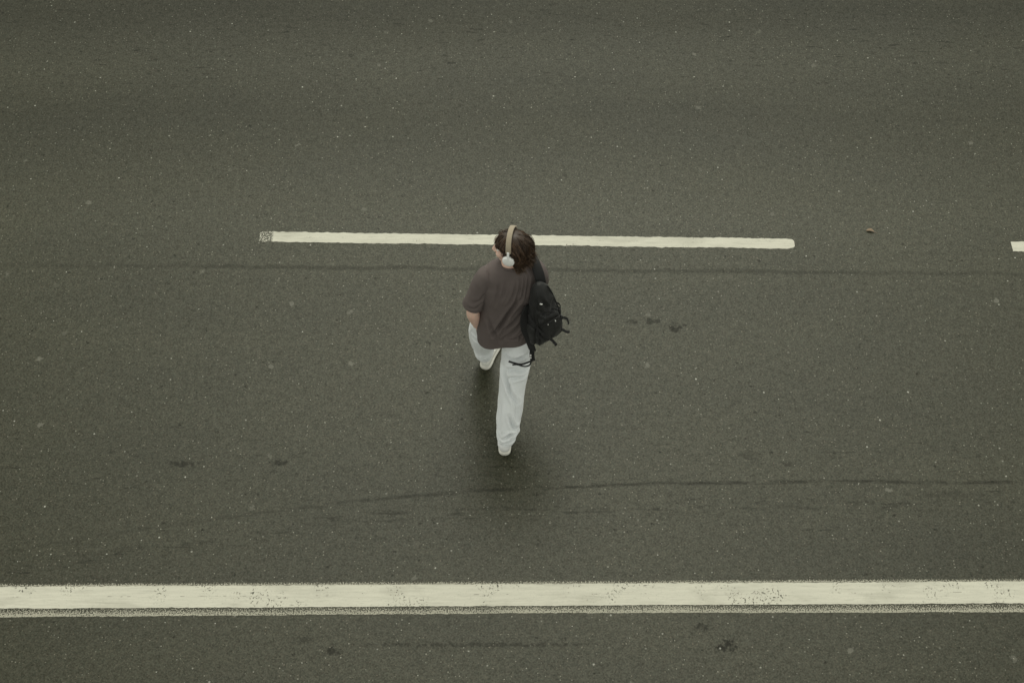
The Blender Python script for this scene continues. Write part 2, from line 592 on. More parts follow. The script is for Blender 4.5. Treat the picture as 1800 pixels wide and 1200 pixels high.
def stripe(name, x0, x1, yc, width, z, mat, jag, step=0.012, round_ends=False, u0=0.0):
    """a painted stripe with ragged long edges; yc(x) is its centre line"""
    n = max(2, int((x1 - x0) / step))
    xs = np.linspace(x0, x1, n)
    e1 = RNG.normal(size=n) * jag
    e2 = RNG.normal(size=n) * jag
    ker = np.array([0.25, 0.5, 0.25])
    slow = np.interp(xs, np.arange(x0 - 1, x1 + 1, 0.22), RNG.normal(size=len(np.arange(x0 - 1, x1 + 1, 0.22))) * jag * 0.7)
    e1 = np.convolve(e1, ker, 'same') + slow
    e2 = np.convolve(e2, ker, 'same') + slow * 0.4
    V, F, UV = [], [], []
    for i, x in enumerate(xs):
        h = width / 2
        if round_ends:
            dd = min(x1 - x, 0.045) / 0.045
            h *= 0.42 + 0.58 * math.sqrt(max(0.0, dd))
        V += [(x, yc(x) - h + e1[i], z), (x, yc(x) + h + e2[i], z)]
        UV += [(x - x0 + u0, 0.0), (x - x0 + u0, 1.0)]
    for i in range(n - 1):
        F.append((2 * i, 2 * i + 2, 2 * i + 3, 2 * i + 1))
    me = bpy.data.meshes.new(name)
    me.from_pydata(V, [], F)
    uvl = me.uv_layers.new(name="UVMap")
    for lp in me.loops:
        uvl.data[lp.index].uv = UV[lp.vertex_index]
    me.update()
    return link_mesh(name, me, mat, road, False)


def dash_y(x):
    return 6.920 - 0.0176 * (x + 1.89) - 0.022


DASH = [(-1.892, 2.108), (3.725, 7.725), (-8.60, -4.60), (9.34, 13.34), (-14.2, -10.2)]
for i, (a, b) in enumerate(DASH):
    d = stripe("lane_dash", a, b, dash_y, 0.097, 0.0022, M['paint_dash'], 0.0035, round_ends=True, u0=0.0 if i == 0 else 5.0)
    if i == 0:
        d["label"] = "long cream lane dash behind the walker's head with a worn left tip"
    elif i == 1:
        d["label"] = "cream lane dash cut by the right edge of the view"


def edge_y(x):
    return 3.944 + 0.0056 * (x + 3.2)


e = stripe("edge_line", -14, 14, edge_y, 0.150, 0.0035, M['paint_edge'], 0.0016, step=0.01, u0=5.0)
e["label"] = "solid cream edge line across the near side of the road"
e = stripe("old_edge_line", -14, 14, lambda x: edge_y(x) - 0.102 + 0.006 * math.sin(x * 0.7 + 1.6), 0.058, 0.0018, M['paint_old'], 0.002, step=0.01, u0=5.0)
e["label"] = "worn speckled remains of older paint below the edge line"
e = stripe("paint_fringe", -14, 14, lambda x: edge_y(x) + 0.086, 0.020, 0.0018, M['paint_old'], 0.002, step=0.01, u0=5.0)
e["label"] = "thin speckled paint fringe along the upper side of the edge line"

# ------------------------------------------------------------------ person
PX, PY = -0.04, 5.42
person = empty("person", (PX, PY, 0.0), "person walking away in grey-brown T-shirt, pale grey joggers and white shoes, looking left", "person")

YAW = rad(79)                                            # head turned left
HF = A((-math.sin(YAW), math.cos(YAW), -0.10)); HF = unit(HF)
HL = unit(np.cross((0, 0, 1), HF))                       # left side of the head
HU = np.cross(HF, HL)
HC = A((-0.008, 5.485, 1.570))


def hp(f, l, u):
    return HC + HF * f + HL * l + HU * u


def hell(c, r):
    return ellipsoid(hp(*c), HF * r[0], HL * r[1], HU * r[2])


def finger(p, d, bend_axis, lens, rads, angs):
    parts = []
    p = A(p); d = unit(d)
    for i, L in enumerate(lens):
        a = rad(angs[i])
        ax = unit(bend_axis)
        d = unit(d * math.cos(a) + np.cross(ax, d) * math.sin(a) + ax * np.dot(ax, d) * (1 - math.cos(a)))
        q = p + d * L
        parts.append(capsule(p, q, rads[i], rads[i + 1]))
        p = q
    return parts


def hand(wrist, d, side, curl, thumb_sign=1):
    """d: along the hand, side: towards the thumb"""
    d = unit(d)
    side = unit(A(side) - np.dot(A(side), d) * d)
    nrm = np.cross(d, side)
    w = A(wrist)
    parts = [loft([(w, side * 0.026, nrm * 0.018, 2.2), (w + d * 0.03, side * 0.034, nrm * 0.016, 2.6), (w + d * 0.07, side * 0.040, nrm * 0.014, 2.8), (w + d * 0.092, side * 0.038, nrm * 0.011, 2.6)], 20)]
    for i, (o, L) in enumerate([(0.030, 0.95), (0.0105, 1.05), (-0.0095, 1.0), (-0.029, 0.78)]):
        base = w + d * (0.086 - 0.004 * abs(i - 1.3)) + side * o
        parts += finger(base, d + side * (o * 1.5), side * thumb_sign, (0.042 * L, 0.026 * L, 0.020 * L), (0.0095, 0.0086, 0.008, 0.007), (curl * 0.6, curl, curl * 0.7))
    tb = w + d * 0.025 + side * 0.030
    parts += finger(tb, d * 0.75 + side * 0.75, d * 0.4 + side * thumb_sign * 0.5, (0.038, 0.030, 0.024), (0.0125, 0.0105, 0.0095, 0.008), (curl * 0.2, curl * 0.35, curl * 0.4))
    return parts


# body
bp = []
bp.append(hell((-0.012, 0, 0.032), (0.097, 0.076, 0.082)))
bp.append(hell((0.020, 0, -0.030), (0.074, 0.061, 0.088)))
bp.append(hell((0.050, 0, -0.095), (0.032, 0.032, 0.024)))
bp.append(hell((0.070, 0, 0.032), (0.018, 0.050, 0.012)))
bp.append(hell((0.060, 0.036, -0.028), (0.026, 0.022, 0.022)))
bp.append(hell((0.060, -0.036, -0.028), (0.026, 0.022, 0.022)))
bp.append(capsule(hp(0.088, 0, 0.018), hp(0.108, 0, -0.022), 0.008, 0.011))
bp.append(hell((0.098, 0.010, -0.028), (0.010, 0.008, 0.007)))
bp.append(hell((0.098, -0.010, -0.028), (0.010, 0.008, 0.007)))
bp.append(hell((0.088, 0, -0.055), (0.011, 0.024, 0.0065)))
bp.append(hell((0.086, 0, -0.067), (0.011, 0.021, 0.0075)))
for s in (1, -1):
    bp.append(hell((-0.012, 0.077 * s, -0.008), (0.019, 0.009, 0.031)))
NB = A((-0.004, 5.468, 1.40))
bp.append(tube([(*hp(-0.022, 0, -0.02), 0.056, 0.056), (*hp(-0.022, 0, -0.09), 0.054, 0.055), (*(NB + A((0, 0, 0.05))), 0.058, 0.058), (*NB, 0.085, 0.075), (*(NB - A((0, 0, 0.06))), 0.11, 0.085)]))
TY = rad(8)                                               # torso turned a little left
TX = A((math.cos(TY), math.sin(TY), 0)); TD = A((-math.sin(TY), math.cos(TY), 0))
torso = [(0.86, -0.040, 5.462, 0.150, 0.110), (0.98, -0.038, 5.462, 0.138, 0.102), (1.08, -0.030, 5.468, 0.136, 0.100), (1.22, -0.018, 5.475, 0.155, 0.108), (1.32, -0.012, 5.478, 0.150, 0.095), (1.39, -0.008, 5.475, 0.105, 0.070)]
bp.append(loft([((cx, cy, z), TX * a, TD * b, 2.3) for (z, cx, cy, a, b) in torso]))
L_SH, L_EL, L_WR = A((-0.158, 5.452, 1.325)), A((-0.243, 5.385, 1.075)), A((-0.226, 5.435, 0.868))
bp.append(tube([(*(L_SH + A((0.06, 0.01, 0.0))), 0.042, 0.042), (*L_SH, 0.045, 0.048), (*(0.5 * (L_SH + L_EL)), 0.046, 0.048), (*L_EL, 0.040, 0.041), (*(0.65 * L_EL + 0.35 * L_WR + A((-0.004, -0.002, 0))), 0.041, 0.042), (*L_WR, 0.026, 0.031)], ref=(1, 0, 0)))
bp += hand(L_WR + A((0, 0, 0.01)), (0.26, 0.32, -1.0), (0.15, 1.0, 0.1), 14, 1)
R_SH, R_EL, R_WR = A((0.128, 5.505, 1.325)), A((0.160, 5.575, 1.06)), A((0.128, 5.668, 1.150))
R_WR = A((0.126, 5.678, 1.105))
bp.append(tube([(*(R_SH - A((0.06, 0.01, 0.0))), 0.042, 0.042), (*R_SH, 0.045, 0.048), (*(0.5 * (R_SH + R_EL)), 0.046, 0.048), (*(R_EL + A((0.0, -0.004, 0.02))), 0.040, 0.041), (*(R_EL + A((-0.008, 0.045, 0.012))), 0.040, 0.040), (*(0.45 * R_EL + 0.55 * R_WR), 0.035, 0.037), (*R_WR, 0.027, 0.030)], ref=(1, 0, 0)))
bp += hand(R_WR, (-0.05, -0.05, 1.0), (-0.9, -0.45, 0.0), 58, -1)
for s, pts in ((1, [(0.045, 5.452, 0.90), (0.030, 5.36, 0.67), (0.005, 5.245, 0.47), (-0.020, 5.145, 0.30), (-0.045, 5.050, 0.10), (-0.045, 5.07, 0.06)]),
               (-1, [(-0.125, 5.472, 0.90), (-0.160, 5.59, 0.68), (-0.206, 5.665, 0.51), (-0.200, 5.708, 0.30), (-0.190, 5.748, 0.10), (-0.188, 5.77, 0.06)])):
    rr = (0.060, 0.048, 0.036, 0.036, 0.030, 0.030)
    bp.append(tube([(*p, r, r) for p, r in zip(pts, rr)]))
FEET = [(A((-0.050, 4.988, 0)), unit((0.03, 1.0, 0)), "right"), (A((-0.193, 5.690, 0)), unit((0.34, 1.0, 0)), "left")]
for h_, d_, _ in FEET:
    bp.append(tube([(*(h_ + d_ * 0.03 + A((0, 0, 0.05))), 0.026, 0.026), (*(h_ + d_ * 0.10 + A((0, 0, 0.055))), 0.030, 0.030), (*(h_ + d_ * 0.20 + A((0, 0, 0.040))), 0.036, 0.018), (*(h_ + d_ * 0.255 + A((0, 0, 0.034))), 0.026, 0.012)]))
body_me = remesh(bp, 0.004, 5, 0.5)
body = link_mesh("body", body_me, M['skin'], person)
for s in (1, -1):
    eb = ellipsoid(hp(0.0675, 0.030 * s, 0.008), HF * 0.0125, HL * 0.0125, HU * 0.0125, 16, 10)
    eo = mesh_obj("eye", eb[0], eb[1], M['eye'], person)
    ib = ellipsoid(hp(0.077, 0.0305 * s, 0.008), HF * 0.004, HL * 0.0055, HU * 0.0055, 12, 8)
    mesh_obj("iris", ib[0], ib[1], M['iris'], eo)
    br = tube([(*hp(0.083, 0.014 * s, 0.033), 0.003, 0.003), (*hp(0.083, 0.032 * s, 0.038), 0.004, 0.004), (*hp(0.070, 0.050 * s, 0.033), 0.002, 0.002)], k=4, n=8)
    mesh_obj("eyebrow", br[0], br[1], M['hair'], person)

# trousers
RLEG = [(0.040, 5.465, 0.92, 0.098, 0.108), (0.042, 5.440, 0.80, 0.106, 0.114), (0.032, 5.375, 0.66, 0.098, 0.104), (0.006, 5.270, 0.48, 0.087, 0.094), (-0.012, 5.175, 0.32, 0.080, 0.088), (-0.026, 5.105, 0.20, 0.077, 0.086), (-0.038, 5.070, 0.135, 0.066, 0.076), (-0.048, 5.050, 0.075, 0.048, 0.062)]
LLEG = [(-0.120, 5.470, 0.92, 0.098, 0.108), (-0.140, 5.520, 0.79, 0.100, 0.114), (-0.176, 5.600, 0.65, 0.100, 0.106), (-0.196, 5.660, 0.52, 0.095, 0.100), (-0.203, 5.698, 0.37, 0.086, 0.094), (-0.196, 5.724, 0.24, 0.073, 0.086), (-0.191, 5.742, 0.15, 0.060, 0.074), (-0.190, 5.750, 0.09, 0.047, 0.060)]
tp = [tube(RLEG, k=7, n=40, horiz=True), tube(LLEG, k=7, n=40, horiz=True)]
tp.append(loft([((-0.04, 5.46, 1.03), TX * 0.140, TD * 0.100, 2.2), ((-0.04, 5.465, 0.97), TX * 0.155, TD * 0.110, 2.3), ((-0.04, 5.465, 0.90), TX * 0.165, TD * 0.118, 2.3), ((-0.04, 5.46, 0.83), TX * 0.160, TD * 0.125, 2.3), ((-0.04, 5.47, 0.79), TX * 0.10, TD * 0.09, 2.0)]))
tp.append(ellipsoid((0.028, 5.085, 0.175), (0.026, 0, 0), (0, 0.03, 0), (0, 0, 0.03)))
tp.append(ellipsoid((-0.196, 5.505, 0.765), (0.034, 0, 0), (0, 0.05, 0), (0, 0, 0.055)))
t_me = remesh(tp, 0.006, 8, 0.5)
co = get_co(t_me); no = get_no(t_me)
right = co[:, 0] > (-0.045 - 0.06 * np.clip((0.8 - co[:, 2]) / 0.3, 0, 1))
right &= co[:, 1] < 5.56
P2 = co[:, [0, 2]]
back = np.clip(-no[:, 1] * 1.6 + 0.2, 0, 1)
rl = [([(-0.055, 0.70), (0.01, 0.685), (0.10, 0.715)], 0.010, -0.008), ([(-0.06, 0.60), (0.02, 0.625), (0.12, 0.60)], 0.011, -0.009), ([(-0.04, 0.555), (0.05, 0.575), (0.10, 0.56)], 0.010, -0.007),
      ([(-0.055, 0.63), (-0.045, 0.55), (-0.01, 0.47), (0.03, 0.40)], 0.012, -0.010), ([(0.02, 0.47), (0.03, 0.36), (0.035, 0.27)], 0.012, -0.005),
      ([(0.04, 0.185), (-0.01, 0.205), (-0.05, 0.17)], 0.009, -0.010), ([(0.045, 0.20), (0.01, 0.25), (-0.02, 0.33)], 0.010, -0.009), ([(0.03, 0.145), (-0.02, 0.150), (-0.07, 0.125)], 0.008, -0.009), ([(0.01, 0.115), (-0.04, 0.118), (-0.08, 0.108)], 0.007, -0.007),
      ([(-0.075, 0.40), (-0.08, 0.28), (-0.09, 0.18)], 0.010, -0.006)]
ll = [([(-0.27, 0.60), (-0.20, 0.585), (-0.13, 0.62)], 0.012, -0.010), ([(-0.26, 0.50), (-0.19, 0.47), (-0.12, 0.50)], 0.012, -0.010), ([(-0.26, 0.22), (-0.19, 0.20), (-0.13, 0.215)], 0.010, -0.010), ([(-0.25, 0.155), (-0.19, 0.14), (-0.14, 0.15)], 0.008, -0.008), ([(-0.14, 0.70), (-0.17, 0.55), (-0.18, 0.40)], 0.014, -0.008)]
disp = 2.5 * np.where(right, folds(P2, rl), folds(P2, ll)) * (0.35 + 0.65 * back)
disp += 0.0042 * noise3(co * A((1, 1, 0.55)), 3, f=15.0) + 0.0014 * noise3(co, 4, f=40.0)
low = np.clip((0.24 - co[:, 2]) / 0.12, 0, 1)
disp += 0.004 * low * np.sin(co[:, 2] * 190 + 5 * noise3(co, 5, f=9.0))
set_co(t_me, co + no * disp[:, None])
trousers = link_mesh("trousers", t_me, M['trouser'], person)
for c_, r1, r2 in (((-0.049, 5.044, 0.074), 0.045, 0.059), ((-0.188, 5.752, 0.090), 0.044, 0.057)):
    cv_, cf_ = loft([(A(c_) + A((0, 0, dz)), A((r1 * q, 0, 0)), A((0, r2 * q, 0)), 2) for dz, q in ((0.026, 0.9), (0.018, 1.02), (-0.014, 1.04), (-0.028, 0.99), (-0.030, 0.90))], 60)
    rr_ = np.arctan2(cv_[:, 1] - c_[1], cv_[:, 0] - c_[0])
    cv_[:, :2] += (np.sin(rr_ * 30) * 0.0012)[:, None] * np.stack([np.cos(rr_), np.sin(rr_)], 1)
    mesh_obj("ankle_cuff", cv_, cf_, M['cuff'], trousers)

for leg_, sg in ((RLEG, 1), (LLEG, -1)):
    sm = spline([(x_ + sg * (ra_ + 0.001) * 0.93, y_ - rb_ * 0.40, z_, 0.0022, 0.0022) for (x_, y_, z_, ra_, rb_) in leg_[1:-1]], 10)
    sco = get_co(t_me)
    q_ = []
    for row in sm:                                        # pull the seam onto the cloth
        near = sco[np.argmin(((sco - row[:3]) ** 2).sum(1))]
        q_.append((*near, 0.0022, 0.0022))
    sb2 = tube(q_[::3], k=3, n=6)
    mesh_obj("side_seam", sb2[0], sb2[1], M['cuff'], trousers)

# T-shirt
SH = [(0.735, -0.036, 5.450, 0.200, 0.156), (0.86, -0.038, 5.455, 0.194, 0.150), (0.98, -0.036, 5.460, 0.184, 0.144), (1.10, -0.026, 5.466, 0.180, 0.140), (1.22, -0.018, 5.472, 0.186, 0.138), (1.31, -0.013, 5.475, 0.182, 0.122), (1.365, -0.012, 5.475, 0.168, 0.104), (1.405, -0.008, 5.472, 0.128, 0.085), (1.432, -0.005, 5.470, 0.082, 0.072), (1.446, -0.004, 5.470, 0.064, 0.064)]
SHs = spline([(cx, cy, z, a, b) for (z, cx, cy, a, b) in SH], 5)
sp = [loft([((cx, cy, z), TX * a, TD * b, 2.5 if z < 1.3 else 2.2) for (cx, cy, z, a, b) in SHs], 56)]
L_SE = A((-0.245, 5.406, 1.108))
R_SE = A((0.172, 5.592, 1.135))
LA = unit((-0.30, -0.10, -1.0)); RA = unit((0.10, 0.30, -1.0))
sleeveL = tube([(-0.105, 5.460, 1.350, 0.055, 0.070), (-0.150, 5.455, 1.335, 0.066, 0.076), (-0.190, 5.438, 1.265, 0.064, 0.074), (-0.218, 5.418, 1.185, 0.064, 0.071), (*L_SE, 0.069, 0.073), (*(L_SE + A((-0.016, -0.008, -0.065))), 0.073, 0.076)], ref=(1, 0, 0.3), k=6, n=36)
sleeveR = tube([(0.085, 5.492, 1.350, 0.055, 0.070), (0.128, 5.503, 1.335, 0.066, 0.076), (0.155, 5.535, 1.260, 0.066, 0.074), (*R_SE, 0.064, 0.068), (*(R_SE + A((0.006, 0.02, -0.06))), 0.064, 0.068)], ref=(1, 0, 0.3), k=6, n=36)
sl = [([(0.045, 1.245), (-0.01, 1.14), (-0.07, 1.01), (-0.125, 0.90)], 0.012, -0.011), ([(0.06, 1.10), (0.0, 1.02), (-0.06, 0.96)], 0.011, -0.008), ([(0.09, 1.06), (0.02, 0.95), (-0.06, 0.865)], 0.012, -0.007),
      ([(0.055, 1.40), (0.045, 1.30), (0.01, 1.19)], 0.009, -0.0045), ([(0.080, 1.395), (0.072, 1.31), (0.05, 1.21)], 0.008, -0.0045), ([(0.102, 1.385), (0.096, 1.32), (0.085, 1.24)], 0.008, -0.004), ([(0.030, 1.38), (0.012, 1.28), (-0.03, 1.17)], 0.009, -0.0035), ([(-0.035, 1.38), (-0.05, 1.30), (-0.075, 1.22)], 0.010, -0.0025), ([(-0.075, 1.37), (-0.09, 1.27), (-0.11, 1.18)], 0.010, -0.003),
      ([(0.10, 0.97), (0.06, 0.90), (0.045, 0.85)], 0.008, -0.008), ([(0.085, 0.93), (0.03, 0.88), (-0.03, 0.87)], 0.009, -0.006), ([(0.14, 0.93), (0.10, 0.84)], 0.009, -0.007), ([(-0.15, 1.05), (-0.12, 0.93), (-0.07, 0.84)], 0.012, -0.006)]


def cut(me, co, no):
    """trim the cloth cleanly beyond a plane"""
    import bmesh
    bm = bmesh.new()
    bm.from_mesh(me)
    geom = bm.faces[:] + bm.edges[:] + bm.verts[:]
    bmesh.ops.bisect_plane(bm, geom=geom, plane_co=Vector(co), plane_no=Vector(no), dist=1e-5, clear_outer=True)
    bm.to_mesh(me)
    bm.free()
    me.update()


pieces = []
for k_, (shape, cco, cno) in enumerate((([sp[0]], (-0.036, 5.45, 0.782), (0.10, -0.05, -1.0)), ([sleeveL], L_SE, LA), ([sleeveR], R_SE, RA))):
    s_me = remesh(shape, 0.006, 6, 0.5)
    co = get_co(s_me); no = get_no(s_me)
    back = np.clip(-no[:, 1] * 1.5 + 0.1, 0, 1)
    disp = 0.0050 * noise3(co * A((1.2, 1, 0.55)), 11, f=13.0) + 0.0012 * noise3(co, 12, f=40.0)
    if k_ == 0:
        disp += 2.6 * folds(co[:, [0, 2]], sl) * back
        lowz = np.clip((1.0 - co[:, 2]) / 0.22, 0, 1)
        disp += lowz * 0.007 * np.sin(np.arctan2(co[:, 1] - 5.455, co[:, 0] + 0.036) * 5 + 1.0)
        # the forward thigh pushes the front of the hem out
        fwd = np.clip((co[:, 1] - 5.42) / 0.12, 0, 1) * np.clip((0.98 - co[:, 2]) / 0.20, 0, 1) * np.clip((0.06 - co[:, 0]) / 0.10, 0, 1)
        co = co + fwd[:, None] * A((-0.022, 0.085, 0.0))
    else:
        disp += folds(co[:, [0, 2]], [([(-0.16, 1.28), (-0.19, 1.22), (-0.25, 1.19)], 0.010, -0.007), ([(-0.185, 1.20), (-0.22, 1.15), (-0.28, 1.15)], 0.009, -0.005)])
    set_co(s_me, co + no * disp[:, None])
    cut(s_me, cco, cno)
    pieces.append((get_co(s_me), [tuple(p.vertices) for p in s_me.polygons]))
    bpy.data.meshes.remove(s_me)
sv, sf = merge(pieces)
shirt = mesh_obj("t_shirt", sv, sf, M['shirt'], person)
solidify(shirt, 0.0035)
cl = []
for i in range(41):
    a = i / 40 * 2 * math.pi
    cl.append((NB[0] + math.cos(a) * 0.071, NB[1] + math.sin(a) * 0.068 + 0.004, 1.432 - 0.022 * math.sin(a), 0.010, 0.005))
cb = tube(cl, ref=(0, 0, 1), k=1, n=10)
mesh_obj("collar", cb[0], cb[1], M['shirt'], shirt)

# shoes
for h_, d_, nm in FEET:
    sd = unit(np.cross(d_, (0, 0, 1)))
    prof = [(0.000, 0.008, 0.056), (0.004, 0.020, 0.066), (0.013, 0.029, 0.078), (0.028, 0.0345, 0.087), (0.06, 0.037, 0.094), (0.11, 0.037, 0.092), (0.15, 0.041, 0.078), (0.19, 0.046, 0.063), (0.23, 0.046, 0.054), (0.262, 0.039, 0.047), (0.280, 0.027, 0.041), (0.288, 0.012, 0.034)]
    S = spline(prof, 4)
    ub = loft([(h_ + d_ * s + A((0, 0, (0.018 + h) / 2)), sd * w, A((0, 0, (h - 0.018) / 2)), 2.6) for s, w, h in S], 28)
    shoe = mesh_obj("shoe", ub[0], ub[1], M['shoe'], person)
    shoe["label"] = "white sneaker on the rear foot" if nm == "right" else "white sneaker on the front foot"
    sb = loft([(h_ + d_ * (s * 1.03 - 0.005) + A((0, 0, 0.0165)), sd * (w + 0.006), A((0, 0, 0.0155)), 3.5) for s, w, h in S], 28)
    mesh_obj("sole", sb[0], sb[1], M['sole'], shoe)
    for k_ in range(5):
        s = 0.115 + k_ * 0.019
        w = 0.026
        hh = np.interp(s, [q[0] for q in prof], [q[2] for q in prof])
        c = h_ + d_ * s + A((0, 0, hh + 0.001))
        lb = tube([(*(c - sd * w + A((0, 0, -0.012))), 0.003, 0.002), (*c, 0.003, 0.002), (*(c + sd * w + A((0, 0, -0.012))), 0.003, 0.002)], ref=tuple(d_), k=4, n=8)
        mesh_obj("lace", lb[0], lb[1], M['sole'], shoe)

# hair: a dense cap with locks laid over it
def hair_cap():
    parts = [hell((-0.020, 0, 0.038), (0.101, 0.086, 0.084)), hell((-0.050, 0, -0.005), (0.074, 0.080, 0.078)), hell((-0.060, 0, -0.075), (0.042, 0.062, 0.050))]
    return remesh(parts, 0.006, 6, 0.5)


cap_me = hair_cap()
tat = cap_me.attributes.new("tone", 'FLOAT', 'POINT')
tat.data.foreach_set("value", np.full(len(cap_me.vertices), 0.08, dtype=np.float32))


def hair_strands():
    r = np.random.default_rng(21)
    CR = A((-0.045, 0.012, 1.0)); CR = unit(CR)
    V, F, T = [], [], []
    o = 0
    cen = A((-0.018, 0, 0.030))
    rx, ry, rz = 0.103, 0.087, 0.088
    nl = 320
    for li in range(nl):
        az = r.uniform(-math.pi, math.pi)             # 0 = front, + = left
        pol = math.acos(r.uniform(-0.25, 1.0))          # from the crown
        ltone = r.uniform(0.0, 0.95) ** 1.5
        ph = r.uniform(0, 6.28)
        fr = abs(az) < rad(74)
        if fr:
            end = rad(r.uniform(60, 78))
            drop = 0.0
        elif abs(az) < rad(98):
            end = rad(r.uniform(80, 100))
            drop = r.uniform(0.0, 0.02)
        else:
            end = rad(r.uniform(112, 128))
            drop = r.uniform(0.04, 0.115)
        pol = min(pol, end - rad(25))
        vol = r.uniform(0.002, 0.014) * (0.5 if fr else 1.0)
        if abs(az) > rad(100):
            vol += r.uniform(0.0, 0.012)
        flick = r.uniform(-0.004, 0.026)
        ns = r.integers(9, 16)
        if r.uniform() < 0.14:                          # loose strands
            ns = 3
            vol += r.uniform(0.004, 0.014)
        nseg = 11
        for si in range(ns):
            a0 = az + r.normal() * 0.055
            p0 = pol + r.normal() * 0.04
            e0 = end + r.normal() * 0.04
            v0 = vol + r.normal() * 0.0022
            dr0 = max(0.0, drop + r.normal() * 0.006)
            tone = float(np.clip(ltone + r.normal() * 0.12, 0, 1))
            thick = r.uniform(0.0011, 0.0021)
            path = []
            for k in range(nseg):
                t = k / (nseg - 1)
                if drop > 0:
                    ta = min(1.0, t / 0.72)
                    tb = max(0.0, (t - 0.72) / 0.28)
                else:
                    ta, tb = t, 0.0
                pp = p0 + (e0 - p0) * ta
                aa = a0 + (0.10 if fr else 0.17) * math.sin(ta * 6.0 + ph) * ta
                if fr:                                   # fringe swept to the side
                    aa += 0.55 * ta * (1 if a0 > -0.25 else -1) * (1 - abs(a0))
                d = A((math.sin(pp) * math.cos(aa), math.sin(pp) * math.sin(aa), math.cos(pp)))
                ex = v0 * math.sin(min(1, ta * 1.4) * math.pi / 2)
                q = cen + A((d[0] * (rx + ex), d[1] * (ry + ex), d[2] * (rz + ex)))
                if pp > math.pi / 2:                     # below the widest point hang more than curl under
                    w_ = (pp - math.pi / 2)
                    q[0] = cen[0] + (q[0] - cen[0]) * (1 + 0.16 * w_)
                    q[1] = cen[1] + (q[1] - cen[1]) * (1 + 0.16 * w_)
                if tb:
                    q = q + A((-0.007 * math.sin(tb * 3 + ph) - flick * tb * tb, 0.012 * math.sin(tb * 4 + ph), -dr0 * tb))
                # tucked flat under the headband and cups
                if abs(q[0] + 0.008) < 0.022 and q[2] > -0.05:
                    qq = q - cen
                    q = cen + qq * (1 - 0.035 * (1 - abs(q[0] + 0.008) / 0.022))
                path.append(hp(*q))
            path = np.array(path)
            for k in range(nseg):
                tt = unit(path[min(k + 1, nseg - 1)] - path[max(k - 1, 0)])
                nn = unit(path[k] - (HC + HU * 0.02))
                sdv = unit(np.cross(tt, nn))
                w_ = thick * (1.0 if k < nseg - 2 else (0.65 if k == nseg - 2 else 0.15))
                V += [path[k] + sdv * w_, path[k] + nn * w_ * 0.9, path[k] - sdv * w_]
                T += [tone * (0.75 + 0.25 * k / nseg)] * 3
            for k in range(nseg - 1):
                b = o + 3 * k
                F += [(b, b + 1, b + 4, b + 3), (b + 1, b + 2, b + 5, b + 4), (b + 2, b, b + 3, b + 5)]
            o += 3 * nseg
    return np.array(V), F, T


hv, hf, ht = hair_strands()
cv2 = get_co(cap_me)
cf2 = [tuple(p.vertices) for p in cap_me.polygons]
V = np.vstack([cv2, hv])
F = cf2 + [tuple(i + len(cv2) for i in f) for f in hf]
hair = mesh_obj("hair", V, F, M['hair'], person)
ta_ = hair.data.attributes.new("tone", 'FLOAT', 'POINT')
ta_.data.foreach_set("value", np.concatenate([np.full(len(cv2), 0.08), np.array(ht)]).astype(np.float32))
bpy.data.meshes.remove(cap_me)

# ------------------------------------------------------------------ headphones
hpn = empty("headphones", tuple(hp(-0.008, 0.095, -0.04)), "white over-ear headphones with a beige fabric headband, worn on the head", "headphones")
BF = -0.008
pts = []
for ang in np.linspace(-72, 72, 13):
    a = rad(ang)
    pts.append(hp(BF - 0.004, math.sin(a) * 0.108, 0.030 + math.cos(a) * 0.112))
hb = ribbon(pts, HF, 0.032, 0.011, 4)
mesh_obj("headband", hb[0], hb[1], M['khaki'], hpn)
for s in (1, -1):
    top = pts[-1] if s > 0 else pts[0]
    c = hp(BF + 0.002, 0.100 * s, -0.003)
    yk = ribbon([top + HU * 0.012, top * 0.55 + (c + HL * 0.012 * s) * 0.45 + HL * 0.006 * s, c + HU * 0.022 + HL * 0.016 * s], HF, 0.015, 0.007, 6)
    mesh_obj("slider_arm", yk[0], yk[1], M['white'], hpn)
    secs = []
    for off, r_ in ((-0.012, 0.032), (-0.010, 0.0365), (0.004, 0.0378), (0.012, 0.0358), (0.0165, 0.029), (0.0185, 0.013), (0.0188, 0.003)):
        secs.append((c + HL * off * s, HF * r_, HU * r_ * 1.08, 2))
    eb = loft(secs, 40)
    cup = mesh_obj("ear_cup", eb[0], eb[1], M['white'], hpn)
    ring = [(*(c - HL * 0.017 * s + HF * math.cos(q) * 0.027 + HU * math.sin(q) * 0.029), 0.010, 0.009) for q in np.linspace(0, 2 * math.pi, 33)]
    rb = tube(ring, ref=tuple(HL), k=1, n=12)
    mesh_obj("ear_pad", rb[0], rb[1], M['pad'], cup)

# ------------------------------------------------------------------ backpack
bag = empty("backpack", (0.205, 5.33, 0.90), "black nylon backpack with loose straps hanging from the walker's right shoulder", "backpack")
BY = rad(36)
BN = unit((math.sin(BY), -math.cos(BY), 0.06))             # away from the back
BU = unit((-0.10, 0.10, 1.0)); BU = unit(BU - np.dot(BU, BN) * BN)
BW = np.cross(BU, BN) * -1.0
if BW[0] < 0:
    BW = -BW
BC = A((0.191, 5.342, 1.097))


def bpnt(w, n, u):
    return BC + BW * w + BN * n + BU * u


